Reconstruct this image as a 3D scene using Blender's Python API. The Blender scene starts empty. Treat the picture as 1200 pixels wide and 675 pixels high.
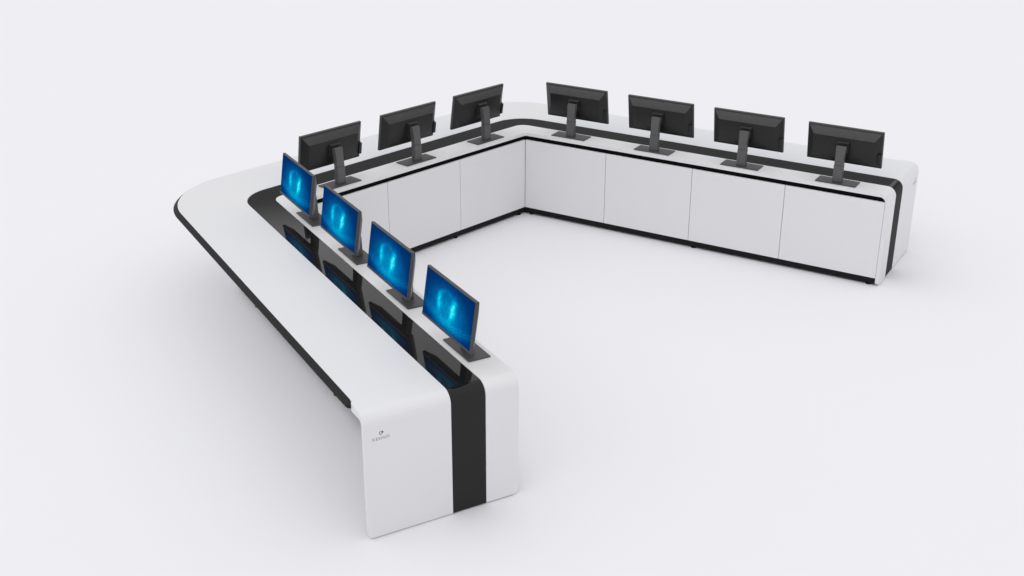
import bpy, bmesh, math
from mathutils import Vector, Matrix, Quaternion
S = bpy.context.scene
COL = S.collection
PI = math.pi

# ------------------------------------------------------------------ materials
def mat(name, col, rough=.5, coat=0, coat_rough=.05, spec=.5, metal=0, noise=0, nscale=60, bump=0, bscale=400, rvar=0):
    m = bpy.data.materials.new(name); m.use_nodes = True
    nt = m.node_tree; b = nt.nodes['Principled BSDF']
    b.inputs['Base Color'].default_value = (*col, 1)
    b.inputs['Roughness'].default_value = rough
    b.inputs['Metallic'].default_value = metal
    b.inputs['Specular IOR Level'].default_value = spec
    b.inputs['Coat Weight'].default_value = coat
    b.inputs['Coat Roughness'].default_value = coat_rough
    tc = nt.nodes.new('ShaderNodeTexCoord')
    if noise:
        n = nt.nodes.new('ShaderNodeTexNoise'); n.inputs['Scale'].default_value = nscale; n.inputs['Detail'].default_value = 4
        r = nt.nodes.new('ShaderNodeMapRange')
        r.inputs['To Min'].default_value = 1 - noise; r.inputs['To Max'].default_value = 1 + noise
        mx = nt.nodes.new('ShaderNodeVectorMath'); mx.operation = 'SCALE'
        mx.inputs[0].default_value = col
        nt.links.new(tc.outputs['Object'], n.inputs['Vector']); nt.links.new(n.outputs['Fac'], r.inputs['Value'])
        nt.links.new(r.outputs['Result'], mx.inputs['Scale']); nt.links.new(mx.outputs[0], b.inputs['Base Color'])
    if rvar:
        n = nt.nodes.new('ShaderNodeTexNoise'); n.inputs['Scale'].default_value = 3; n.inputs['Detail'].default_value = 5
        r = nt.nodes.new('ShaderNodeMapRange')
        r.inputs['To Min'].default_value = rough - rvar; r.inputs['To Max'].default_value = rough + rvar
        nt.links.new(tc.outputs['Object'], n.inputs['Vector']); nt.links.new(n.outputs['Fac'], r.inputs['Value'])
        nt.links.new(r.outputs['Result'], b.inputs['Roughness'])
    if bump:
        n = nt.nodes.new('ShaderNodeTexNoise'); n.inputs['Scale'].default_value = bscale; n.inputs['Detail'].default_value = 2
        bp = nt.nodes.new('ShaderNodeBump'); bp.inputs['Strength'].default_value = bump; bp.inputs['Distance'].default_value = .001
        nt.links.new(tc.outputs['Object'], n.inputs['Vector']); nt.links.new(n.outputs['Fac'], bp.inputs['Height'])
        nt.links.new(bp.outputs[0], b.inputs['Normal'])
    return m

M_FLOOR = mat('white_floor', (.815, .815, .838), .9, spec=.1, noise=.006, nscale=.6)
M_WHITE = mat('white_laminate', (.74, .74, .752), .34, noise=.008, nscale=3, rvar=.04, spec=.35)
M_DOOR = mat('white_door_laminate', (.75, .75, .76), .38, noise=.01, nscale=4, spec=.35)
M_BAND = mat('black_gloss_inlay', (.010, .010, .0105), .05, spec=.26)
M_SATIN = mat('black_satin_inlay', (.028, .028, .0285), .6, spec=.06, bump=.05)
M_TRIM = mat('charcoal_edge_trim', (.021, .021, .022), .6, bump=.1, spec=.12)
M_BLACK = mat('black_rail', (.003, .003, .003), .7, spec=.1)
M_PLINTH = mat('black_plinth', (.006, .006, .0065), .6, bump=.1, spec=.2)
M_RUBBER = mat('black_foot', (.006, .006, .006), .6)
M_SHELL = mat('black_monitor_plastic', (.0095, .0095, .010), .34, spec=.35, bump=.5, bscale=700, noise=.25, nscale=25, rvar=.1)
M_SIDE = mat('grey_monitor_bezel', (.046, .044, .042), .42, bump=.1)
M_STAND = mat('grey_stand_metal', (.085, .085, .086), .42, metal=.0, noise=.08, nscale=60, bump=.1)
M_VENT = mat('vent_black', (.003, .003, .003), .7)
M_LOGO = mat('grey_print', (.27, .27, .275), .5)
M_LOGO2 = mat('dark_print', (.05, .05, .055), .5)
M_LOGO3 = mat('pale_print', (.42, .42, .43), .5)
M_FOOT = mat('charcoal_foot_metal', (.052, .052, .053), .42, noise=.08, nscale=60, bump=.1)
M_BEVEL_LIT = mat('ribbed_lit_bevel_plastic', (.040, .040, .041), .40, bump=.6, bscale=500, noise=.35, nscale=30)  # shell plastic made paler: light caught by the top bevel, put into the colour
M_PORT = mat('worn_port_grey', (.13, .13, .13), .5)

# screen picture: deep blue, brighter in the middle, two cyan wisps, sweeping lines at the bottom
def screen_material(w, h):
    m = bpy.data.materials.new('blue_screen_picture'); m.use_nodes = True
    nt = m.node_tree; N = nt.nodes; L = nt.links; b = N['Principled BSDF']
    b.inputs['Base Color'].default_value = (.001, .002, .004, 1); b.inputs['Roughness'].default_value = .45; b.inputs['Specular IOR Level'].default_value = 0
    tc = N.new('ShaderNodeTexCoord'); sp = N.new('ShaderNodeSeparateXYZ'); L.new(tc.outputs['Object'], sp.inputs[0])
    def val(x):
        n = N.new('ShaderNodeValue'); n.outputs[0].default_value = x; return n.outputs[0]
    def op(o, a, c=0., d=0.):
        n = N.new('ShaderNodeMath'); n.operation = o
        for i, v in enumerate((a, c, d)):
            if isinstance(v, (int, float)): n.inputs[i].default_value = v
            else: L.new(v, n.inputs[i])
        return n.outputs[0]
    u = op('DIVIDE', sp.outputs['X'], w / 2); v = op('DIVIDE', sp.outputs['Z'], h / 2)      # -1..1
    nz = N.new('ShaderNodeTexNoise'); nz.inputs['Scale'].default_value = 22; nz.inputs['Detail'].default_value = 6
    L.new(tc.outputs['Object'], nz.inputs['Vector']); nf = op('SUBTRACT', nz.outputs['Fac'], .5)
    nz2 = N.new('ShaderNodeTexNoise'); nz2.inputs['Scale'].default_value = 60; nz2.inputs['Detail'].default_value = 5
    L.new(tc.outputs['Object'], nz2.inputs['Vector'])
    def gauss(du, dv):
        q = op('ADD', op('MULTIPLY', du, du), op('MULTIPLY', dv, dv)); return op('EXPONENT', op('MULTIPLY', q, -1))
    centre = gauss(op('DIVIDE', op('ADD', u, .02), .68), op('DIVIDE', op('ADD', v, .12), .80))
    def wisp(cu, bend, slope, cv, sv, wd):
        dv = op('SUBTRACT', v, .1)
        uu = op('ADD', op('SUBTRACT', u, cu), op('MULTIPLY', op('MULTIPLY', dv, dv), bend))
        uu = op('ADD', uu, op('MULTIPLY', dv, slope))
        uu = op('ADD', uu, op('MULTIPLY', nf, .22))
        q = op('POWER', op('ABSOLUTE', op('DIVIDE', op('SUBTRACT', v, cv), sv)), 3)
        return op('MULTIPLY', op('EXPONENT', op('MULTIPLY', q, -1)), gauss(op('DIVIDE', uu, wd), 0.))
    w1 = wisp(-.37, -.18, -.03, .02, .38, .075); w2 = wisp(.22, .10, -.13, .02, .46, .090)
    rr = op('SQRT', op('ADD', op('POWER', op('DIVIDE', op('ADD', u, .08), .30), 2), op('POWER', op('DIVIDE', op('SUBTRACT', v, .16), .46), 2)))
    arch = op('EXPONENT', op('MULTIPLY', op('POWER', op('DIVIDE', op('SUBTRACT', rr, 1), .20), 2), -1))
    arch = op('MULTIPLY', arch, op('MULTIPLY', nz2.outputs['Fac'], 1.6))
    up_ = N.new('ShaderNodeMapRange'); up_.inputs['From Min'].default_value = 0; up_.inputs['From Max'].default_value = .35; L.new(v, up_.inputs['Value'])
    arch = op('MULTIPLY', arch, up_.outputs['Result'])
    vv = op('ADD', op('ADD', v, op('MULTIPLY', u, .05)), op('MULTIPLY', op('MULTIPLY', u, u), -.25))
    lines = op('MULTIPLY', op('ADD', op('SINE', op('ADD', op('MULTIPLY', vv, 60), op('MULTIPLY', nf, 16))), 1), .5)
    low = gauss(op('DIVIDE', op('SUBTRACT', u, .05), .85), op('DIVIDE', op('ADD', vv, .66), .20))
    lowline = op('MULTIPLY', low, op('ADD', op('MULTIPLY', lines, .75), .30))
    grain = op('ADD', op('MULTIPLY', nz2.outputs['Fac'], .8), .6)
    g = op('ADD', op('MULTIPLY', centre, .31), .04)
    g = op('ADD', g, op('MULTIPLY', arch, .11))
    g = op('ADD', g, op('MULTIPLY', lowline, .26))
    g = op('MULTIPLY', g, grain)
    cy = op('MULTIPLY', op('ADD', op('MULTIPLY', w1, .48), op('MULTIPLY', w2, .64)), grain)
    t = op('ADD', g, cy)
    cr = N.new('ShaderNodeValToRGB'); e = cr.color_ramp.elements
    e[0].position = 0; e[0].color = (.000, .014, .060, 1)
    e[1].position = 1; e[1].color = (.10, .95, 1.0, 1)
    for p_, c_ in ((.08, (.0, .034, .16, 1)), (.25, (.0, .15, .40, 1)), (.45, (.0, .33, .60, 1)), (.75, (.0, .64, .82, 1))):
        k = e.new(p_); k.color = c_
    L.new(t, cr.inputs[0]); L.new(cr.outputs[0], b.inputs['Emission Color']); b.inputs['Emission Strength'].default_value = 1.0
    return m

# ------------------------------------------------------------------ helpers
def obj(name, bm, m, parent=None, bevel=0, seg=2, smooth=True, angle=35):
    bmesh.ops.remove_doubles(bm, verts=bm.verts, dist=1e-6)
    bmesh.ops.recalc_face_normals(bm, faces=bm.faces)
    me = bpy.data.meshes.new(name); bm.to_mesh(me); bm.free()
    for mm in (m if isinstance(m, (list, tuple)) else [m]): me.materials.append(mm)
    if smooth:
        for p in me.polygons: p.use_smooth = True
        me.set_sharp_from_angle(angle=math.radians(angle))
    o = bpy.data.objects.new(name, me); COL.objects.link(o)
    if parent: o.parent = parent
    if bevel:
        bv = o.modifiers.new('bevel', 'BEVEL'); bv.width = bevel; bv.segments = seg; bv.limit_method = 'ANGLE'
        bv.angle_limit = math.radians(40); bv.harden_normals = True
    return o
def prism(bm, pts, z0, z1, mi=0):
    a = [bm.verts.new((p[0], p[1], z0)) for p in pts]; b = [bm.verts.new((p[0], p[1], z1)) for p in pts]
    n = len(pts); fs = [bm.faces.new(a[::-1]), bm.faces.new(b)]
    for i in range(n): fs.append(bm.faces.new((a[i], a[(i+1) % n], b[(i+1) % n], b[i])))
    for f in fs: f.material_index = mi
def box(bm, x0, x1, y0, y1, z0, z1, mi=0):
    prism(bm, [(x0, y0), (x1, y0), (x1, y1), (x0, y1)], z0, z1, mi)
def cyl(bm, c, r, z0, z1, n=20, r2=None):
    r2 = r if r2 is None else r2
    a = [bm.verts.new((c[0]+r*math.cos(2*PI*i/n), c[1]+r*math.sin(2*PI*i/n), z0)) for i in range(n)]
    b = [bm.verts.new((c[0]+r2*math.cos(2*PI*i/n), c[1]+r2*math.sin(2*PI*i/n), z1)) for i in range(n)]
    bm.faces.new(a[::-1]); bm.faces.new(b)
    for i in range(n): bm.faces.new((a[i], a[(i+1) % n], b[(i+1) % n], b[i]))
def loft(bm, rings, closed=True, cap=True, mi=0):
    vs = [[bm.verts.new(p) for p in r] for r in rings]
    for a, b in zip(vs, vs[1:]):
        n = len(a)
        for i in range(n if closed else n-1):
            f = bm.faces.new((a[i], a[(i+1) % n], b[(i+1) % n], b[i])); f.material_index = mi
    if cap: bm.faces.new(vs[0][::-1]).material_index = mi; bm.faces.new(vs[-1]).material_index = mi
    return vs

# ------------------------------------------------------------------ plan of the console
H = .75
Q = Vector((0.11320291583, 10.28927328)); R = Vector((-1.52087561759, 8.5762035))      # inner corners
A = Vector((0.49313048, -0.86995536)); B = Vector((-0.69022719, -0.72359272)); C = Vector((0.86184378, -0.50717384))
nA = Vector((A.y, -A.x)); nB = Vector((B.y, -B.x)); nC = Vector((-C.y, C.x))
nB = Vector((B.y, -B.x))
LA, LB, LC = 3.1611, 2.3675, 3.1447
D1, D2, W = .2026, .4064, .902
RB = .072                                                                             # bend of the waterfall ends
ARC = 20
def mitre(O, n1, n2, o): return O + (n1 + n2) * (o / (1 + n1.dot(n2)))
def arc(O, n1, n2, e1, e2, o, r):
    M = mitre(O, n1, n2, o); half = math.acos(e1.dot(e2)) / 2
    c = M + (e1 + e2).normalized() * (r / math.sin(half))
    a1 = math.atan2(n1.y, n1.x); a2 = math.atan2(n2.y, n2.x); da = (a2 - a1 + PI) % (2*PI) - PI
    return [Vector((c.x + r*math.cos(a1 + da*i/ARC), c.y + r*math.sin(a1 + da*i/ARC))) for i in range(ARC+1)]
Z0 = .007
ZS = [Z0] + [Z0 + .05*(1 - math.cos(i/8*PI/2)) for i in range(1, 9)]
NOSE = .013
def curve(o, rab, rbc, depth, dend, edge, rc):
    """points along the console at offset o, sunk by depth below the top skin; edge=+1/-1 rounds the foot corner"""
    def end(O, e, n, Lg):
        pts = []
        rk = rc
        for z in ZS:
            oo = o
            if edge and rc:
                dz = max(0, rk - (z - Z0)); oo = o - edge*(rk - math.sqrt(max(0, rk*rk - dz*dz)))
            p = O + e*(Lg - dend) + n*oo; pts.append((p.x, p.y, z))
        p = O + e*(Lg - dend) + n*o; pts.append((p.x, p.y, .35))
        nb = 10
        for i in range(nb+1):
            a = i/nb*PI/2; d = dend + (depth-dend)*i/nb; r = RB - d
            s = Lg - RB + r*math.cos(a); z = H - RB + r*math.sin(a)
            p = O + e*s + n*o; pts.append((p.x, p.y, z))
        if edge == 1:
            for s, oo in ((Lg - .150, o), (Lg - .158, o - NOSE*.15), (Lg - .165, o - NOSE*.5), (Lg - .1695, o - NOSE)):
                p = O + e*s + n*oo; pts.append((p.x, p.y, H - depth))
        return pts
    ea = end(R, A, nA, LA); ec = end(Q, C, nC, LC)
    if edge == 1: o -= NOSE; rab -= NOSE; rbc -= NOSE
    pts = ea + [(p.x, p.y, H-depth) for p in arc(R, nA, nB, A, -B, o, rab)] \
        + [(p.x, p.y, H-depth) for p in arc(Q, nB, nC, B, C, o, rbc)] + ec[::-1]
    return pts
def strip(name, o1, o2, r1, r2, t, tend, m, e1=0, e2=0, sink=0, rc=.045, bevel=.003):
    bm = bmesh.new()
    x = 1 if e2 == 1 else 0
    def cv(o, rr, a_, b_, ed):
        if x and ed != 1:                # keep both edges at the same stations
            return curve_same(o, *rr, a_, b_, rc)
        return curve(o, *rr, a_, b_, ed, rc)
    a = cv(o1, r1, sink, sink, e1); b = cv(o2, r2, sink, sink, e2)
    c = cv(o2, r2, t, tend, e2); d = cv(o1, r1, t, tend, e1)
    loft(bm, [list(q) for q in zip(a, b, c, d)])
    return obj(name, bm, m, console, bevel=bevel)
def curve_same(o, rab, rbc, depth, dend, rc):
    global NOSE
    k = NOSE; NOSE = 0
    pts = curve(o, rab, rbc, depth, dend, 1, 0); NOSE = k
    return pts

console = bpy.data.objects.new('control_console', None); COL.objects.link(console)
console['label'] = 'white U-shaped control room console with black inlay band and cabinet doors'
console['category'] = 'control console'
G = .0012
strip('worktop', D2+G, W, (.3, .3), (.7, .52), .046, .030, M_WHITE, 0, 1, rc=.03)
band = strip('inlay_band', D1+G, D2-G, (.1, .1), (.3, .3), .03, .028, M_BAND, sink=.0012, bevel=.0015)
band.data.materials.append(M_SATIN)
for pg in band.data.polygons:
    if pg.center.z < H - RB*.35: pg.material_index = 1
strip('monitor_shelf', 0, D1-G, (.012, .012), (.1, .1), .028, .028, M_WHITE, -1, 0, rc=.035)

# charcoal trim on the outer edge of the worktop
bm = bmesh.new()
def trim_pts():
    out = []
    def seg(O, e, n, Lg):
        return [(O + e*(Lg - .172 - .035*(1 - math.sin(i/6*PI/2))) + n*W, .035*(1-math.cos(i/6*PI/2)) if i < 6 else .035) for i in range(6, -1, -1)]
    l = seg(R, A, nA, LA) + [(p, 0) for p in arc(R, nA, nB, A, -B, W, .7)] + [(p, 0) for p in arc(Q, nB, nC, B, C, W, .52)] + seg(Q, C, nC, LC)[::-1]
    return l
tp = trim_pts()
rings = []
for i, (p, dz) in enumerate(tp):
    a = tp[max(0, i-1)][0]; b = tp[min(len(tp)-1, i+1)][0]; t = (b-a).normalized(); n = Vector((-t.y, t.x))
    cen = Vector((1.0, 8.0))
    if n.dot(p - cen) < 0: n = -n
    # sloping nosing: falls outwards from the white top, then tucks back under it
    k = 1 - dz/.035; zt = H - .0008 - dz
    sec = [(-NOSE - .001, H - .044), (-NOSE + .024, H - .038), (.019, H - .030), (.0195, H - .0265), (.0165, H - .0225), (-NOSE + .001, H - .0006)]
    tuck = 1 if 2 < i < len(tp)-3 else (.2, .5, .8)[min(i, len(tp)-1-i)]
    sec = [(o_*tuck if o_ > .01 else o_, z_) for o_, z_ in sec]
    rings.append([((p + n*o_).x, (p + n*o_).y, min(z_, max(zt, H - .036 if o_ > .01 else H - .034))) for o_, z_ in sec])
loft(bm, rings)
obj('edge_trim', bm, M_TRIM, console, angle=50)

# cabinets below, doors on the inner side
def leg_poly(leg, o1, o2, cut=.034):
    if leg == 'A': a = [mitre(R, nA, nB, o1), R + A*(LA-cut) + nA*o1, R + A*(LA-cut) + nA*o2, mitre(R, nA, nB, o2)]
    if leg == 'B': a = [mitre(R, nA, nB, o1), mitre(Q, nB, nC, o1), mitre(Q, nB, nC, o2), mitre(R, nA, nB, o2)]
    if leg == 'C': a = [mitre(Q, nB, nC, o1), Q + C*(LC-cut) + nC*o1, Q + C*(LC-cut) + nC*o2, mitre(Q, nB, nC, o2)]
    return a
F = dict(A=(R, A, nA, LA, 4, .7805, [.05, 1.6, 3.02]), B=(Q, B, nB, LB, 3, .7892, [.05, .83, 1.54, 2.31]), C=(Q, C, nC, LC, 4, .7795, [.05, 1.6, 3.06]))
ZD, ZG = .0656, .684
for leg in 'ABC':
    O, e, n, Lg, nd, dw, feet = F[leg]
    bm = bmesh.new(); prism(bm, leg_poly(leg, .045, .47), ZD-.008, H-.05)
    cab = obj('cabinet', bm, M_DOOR, console)
    bm = bmesh.new(); prism(bm, leg_poly(leg, .028, .0445), ZG-.05, H-.0285); obj('reveal_rail', bm, M_BLACK, cab)
    bm = bmesh.new(); prism(bm, leg_poly(leg, .014, .445), .016, ZD-.0085); obj('plinth', bm, M_PLINTH, cab)
    for i in range(nd):
        s0 = i*dw + .0018; s1 = (i+1)*dw - .0018
        if leg != 'B' and i == nd-1: s1 = Lg - .030
        bm = bmesh.new()
        P = [O + e*s0, O + e*s1, O + e*s1 + n*.018, O + e*s0 + n*.018]
        prism(bm, P, ZD, ZG); obj('door', bm, M_DOOR, cab, bevel=.0012, seg=2)
    for s in feet:
        for off in (.034, .450):
            bm = bmesh.new(); c = O + e*s + n*off
            cyl(bm, c, .022, 0.0, .007); cyl(bm, c, .018, .007, .011, r2=.010); cyl(bm, c, .008, .011, .0158)
            obj('levelling_foot', bm, M_RUBBER, cab)

# printed mark on each end
def text_mesh(body, size, parent, M, m, name):
    cu = bpy.data.curves.new(name, 'FONT'); cu.body = body; cu.size = size; cu.align_x = 'CENTER'; cu.align_y = 'CENTER'
    cu.extrude = .0003; cu.space_character = 1.25
    t = bpy.data.objects.new('tmp', cu); COL.objects.link(t)
    dg = bpy.context.evaluated_depsgraph_get(); me = bpy.data.meshes.new_from_object(t.evaluated_get(dg))
    bpy.data.objects.remove(t); me.name = name; me.transform(M); me.materials.clear(); me.materials.append(m)
    o = bpy.data.objects.new(name, me); COL.objects.link(o); o.parent = parent; return o
def mark(O, e, n, Lg, xdir, off, z, m1, m2, k=1.0):
    x = Vector((xdir.x, xdir.y, 0)); y = Vector((0, 0, 1)); nn = Vector((e.x, e.y, 0))
    p = O + e*(Lg + .0006) + n*off
    M = Matrix((( x.x, y.x, nn.x, p.x), (x.y, y.y, nn.y, p.y), (x.z, y.z, nn.z, z), (0, 0, 0, 1)))
    text_mesh('KESINO', .0235*k, console, M, m1, 'lettering')
    bm = bmesh.new()                                # open ring with a dark wedge at its right
    def pl(pts):
        a = [bm.verts.new((q[0]*k, q[1]*k, 0.0)) for q in pts]; b = [bm.verts.new((q[0]*k, q[1]*k, .0006)) for q in pts]
        nn_ = len(pts); bm.faces.new(a[::-1]); bm.faces.new(b)
        for i in range(nn_): bm.faces.new((a[i], a[(i+1) % nn_], b[(i+1) % nn_], b[i]))
    cx, cy = .000, .0310
    ring = [(cx + .0105*math.cos(math.radians(a)), cy + .0105*math.sin(math.radians(a))) for a in range(50, 316, 12)]
    ring += [(cx + .0066*math.cos(math.radians(a)), cy + .0066*math.sin(math.radians(a))) for a in range(314, 49, -12)]
    pl(ring)
    bm.transform(M); obj('emblem_ring', bm, m1, console, smooth=False)
    bm = bmesh.new()
    pl([(cx + .003, cy + .001), (cx + .009, cy + .0105), (cx + .015, cy + .006), (cx + .010, cy - .004)])
    bm.transform(M); obj('emblem_wedge', bm, m2, console, smooth=False)
mark(R, A, nA, LA, -nA, .809, .597, M_LOGO, M_LOGO2)
mark(Q, C, nC, LC, nC, .800, .612, M_LOGO3, M_LOGO3)

# ------------------------------------------------------------------ monitors
MW, MH, MT = .583, .2957, .022
def make_monitor():
    """local frame: x along the desk, -y the side the screen faces, origin on the desk at the middle of the foot"""
    root = bpy.data.objects.new('monitor', None); COL.objects.link(root)
    bm = bmesh.new(); box(bm, -.1575, .1575, -.068, .068, 0, .008)
    obj('foot', bm, M_FOOT, root, bevel=.002)
    # column
    def ring(z, y0, y1, w):
        return [(-w, y0, z), (w, y0, z), (w, y1, z), (-w, y1, z)]
    bm = bmesh.new()
    loft(bm, [ring(.008, -.016, .030, .037), ring(.10, -.017, .028, .035), ring(.138, -.018, .026, .036)])
    col = obj('stand_column', bm, M_STAND, root, bevel=.003)
    bm = bmesh.new()
    loft(bm, [ring(.1395, -.0175, .0255, .0345), ring(.20, -.022, .020, .034), ring(.268, -.031, .010, .038), ring(.284, -.033, .007, .037)])
    obj('stand_neck', bm, M_STAND, root, bevel=.003)
    # head: tilted about x
    ct, st = math.cos(.1488), math.sin(.1488); zc = 1.0188 - .758 + .008 ; yc = -(.1881 - .0988)
    def T(x, y, z):     # y: depth behind the rear rim plane (towards +y), z up along the panel
        return (x, yc + y*ct + z*st, zc - y*st + z*ct)
    
    w, h = MW/2, MH/2
    def place(o): o.location = (0, yc, zc); o.rotation_euler = (-.1488, 0, 0)
    def rect(a, b, c, d, y): return [(-a, y, -c), (b, y, -c), (b, y, d), (-a, y, d)]
    bm = bmesh.new()
    loft(bm, [rect(w, w, h, h, -MT+.001), rect(w, w, h, h, -.003), rect(w-.002, w-.002, h-.002, h-.002, 0)])
    bez = obj('bezel', bm, M_SIDE, root, bevel=.0015); place(bez)
    bm = bmesh.new()
    loft(bm, [rect(w-.004, w-.004, h-.004, h-.004, .0), rect(w-.012, w-.012, h-.010, h-.012, .006),
              rect(w-.056, w-.056, h-.032, h-.070, .036), rect(w-.062, w-.062, h-.038, h-.076, .039)])
    for f in bm.faces:
        f.normal_update()
    sh = obj('rear_shell', bm, [M_SHELL, M_BEVEL_LIT], root, bevel=.002); place(sh)
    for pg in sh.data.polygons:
        if pg.center.z > h - .066 and .008 < pg.center.y < .034 and abs(pg.center.x) < .02: pg.material_index = 1  # top bevel takes the paler colour that stands in for light on it
    bm = bmesh.new(); loft(bm, [rect(w-.006, -(w-.028), .122, -.006, .002), rect(w+.002, -(w-.022), .112, -.022, .008), rect(w+.002, -(w-.022), .112, -.022, .018), rect(w-.002, -(w-.030), .110, -.022, .026)])
    sd = obj('side_hub', bm, M_SHELL, root, bevel=.003); place(sd)
    # hub joining the stand
    bm = bmesh.new(); loft(bm, [rect(.055, .055, .045, .055, .0392), rect(.045, .045, .038, .046, .064)])
    hb = obj('mount_hub', bm, M_SHELL, root, bevel=.003); place(hb)
    # vent slot, port block, side keys
    bm = bmesh.new(); box(bm, -.105, .105, .0392, .0402, -.1045, -.095)
    v = obj('port_slot', bm, M_VENT, sh)
    for sx in (-1, 1):
        for i in range(3):
            bm = bmesh.new(); cyl(bm, (0, 0), .0042, 0, .0022, 12)
            for vv in bm.verts: vv.co = Vector((vv.co.x + sx*(w-.036), .0205 - .0025 + vv.co.z, vv.co.y - h + .045 + i*.014))
            obj('key', bm, M_PORT, sh)
    # front glass with picture
    bm = bmesh.new(); box(bm, -w+.008, w-.008, -MT-.0008, -MT+.002, -h+.016, h-.008)
    sc = obj('screen', bm, screen_material(MW-.016, MH-.024), root, smooth=False); place(sc)
    bm = bmesh.new(); box(bm, -w+.002, w-.002, -MT-.0004, -MT+.0015, -h+.002, -h+.0155)
    ch = obj('chin', bm, M_SIDE, root, smooth=False); place(ch)
    return root
def copy_tree(o, parent=None):
    c = o.copy(); COL.objects.link(c)
    if parent:
        c.parent = parent
    for ch in list(o.children): copy_tree(ch, c)
    return c
proto = make_monitor()
SP = [
 ('A', .400, 'lit blue screen monitor farthest along the left wing, beside the rounded left corner'),
 ('A', 1.185, 'lit blue screen monitor second from the rounded left corner on the left wing'),
 ('A', 1.965, 'lit blue screen monitor second from the front end panel of the left wing'),
 ('A', 2.746, 'lit blue screen monitor largest in view, nearest the front end panel with the logo'),
 ('B', 1.968, 'dark monitor seen from behind on the short middle desk, partly hidden by a blue screen'),
 ('B', 1.181, 'dark monitor seen from behind, middle one of three on the short middle desk'),
 ('B', .389, 'dark monitor seen from behind on the short middle desk, just left of the back corner'),
 ('C', .395, 'dark monitor seen from behind on the right wing, just right of the back corner'),
 ('C', 1.174, 'dark monitor seen from behind, second from the back corner on the right wing'),
 ('C', 1.936, 'dark monitor seen from behind, second from the right end of the right wing'),
 ('C', 2.714, 'dark monitor seen from behind, last one before the right end panel'),
]
GR = dict(A='lit blue screen monitors on the left wing', B='monitors seen from behind on the middle desk', C='monitors seen from behind on the right wing')
for i, (leg, s, lab) in enumerate(SP):
    O, e, n = F[leg][:3]
    o = proto if i == 0 else copy_tree(proto)
    p = O + e*s + n*.0988
    o.location = (p.x, p.y, H + .0003)
    o.rotation_euler = (0, 0, math.atan2(-n.y, -n.x) - PI/2)    # local +y points to the inside of the U
    o['label'] = lab; o['category'] = 'computer monitor'; o['group'] = GR[leg]

# ------------------------------------------------------------------ floor
bm = bmesh.new()
vs = [bm.verts.new((400*math.cos(2*PI*i/64), 400*math.sin(2*PI*i/64), 0)) for i in range(64)]
bm.faces.new(vs)
fl = obj('floor', bm, M_FLOOR, smooth=False); fl['kind'] = 'structure'

# ------------------------------------------------------------------ studio light
wd = bpy.data.worlds.new('World'); S.world = wd; wd.use_nodes = True
nt = wd.node_tree; bg = nt.nodes['Background']
tc = nt.nodes.new('ShaderNodeTexCoord'); sp = nt.nodes.new('ShaderNodeSeparateXYZ'); cr = nt.nodes.new('ShaderNodeValToRGB')
nt.links.new(tc.outputs['Generated'], sp.inputs[0]); nt.links.new(sp.outputs['Z'], cr.inputs[0])
e = cr.color_ramp.elements
e[0].position = .335; e[0].color = (.20, .20, .203, 1)
e[1].position = .385; e[1].color = (1.12, 1.12, 1.13, 1)
for p_, c_ in ((.13, (.8, .8, .81, 1)), (.21, (.20, .20, .203, 1)), (.66, (.985, .985, .995, 1))):
    k = e.new(p_); k.color = c_
nt.links.new(cr.outputs[0], bg.inputs['Color']); bg.inputs['Strength'].default_value = 1.0

# a broad brighter side to the dome, to the front left and high, as from a large softbox wall
dt = nt.nodes.new('ShaderNodeVectorMath'); dt.operation = 'DOT_PRODUCT'; dt.inputs[1].default_value = Vector((-.45, -.70, .55)).normalized()
nt.links.new(tc.outputs['Generated'], dt.inputs[0])
mr = nt.nodes.new('ShaderNodeMapRange'); mr.inputs['From Min'].default_value = 0; mr.inputs['From Max'].default_value = 1
mr.inputs['To Min'].default_value = .975; mr.inputs['To Max'].default_value = 1.385
nt.links.new(dt.outputs['Value'], mr.inputs['Value']); nt.links.new(mr.outputs['Result'], bg.inputs['Strength'])

# ------------------------------------------------------------------ camera
cam = bpy.data.cameras.new('camera'); co = bpy.data.objects.new('camera', cam); COL.objects.link(co)
pt, ro = math.radians(23.9429024), math.radians(.135888638)
fw = Vector((0, math.cos(pt), -math.sin(pt))); rt = Vector((1, 0, 0)); up = rt.cross(fw)
r_ = rt*math.cos(ro) + up*math.sin(ro); u_ = up*math.cos(ro) - rt*math.sin(ro)
co.matrix_world = Matrix(((r_.x, u_.x, -fw.x, 0), (r_.y, u_.y, -fw.y, 0), (r_.z, u_.z, -fw.z, 3.84578032), (0, 0, 0, 1)))
cam.sensor_width = 36; cam.lens = 36*1443.431/1200; cam.clip_end = 2000; cam.clip_start = .1
S.camera = co
S.view_settings.view_transform = 'Standard'; S.view_settings.look = 'None'; S.view_settings.exposure = 0; S.view_settings.gamma = 1
S.render.resolution_x = 1024; S.render.resolution_y = 576
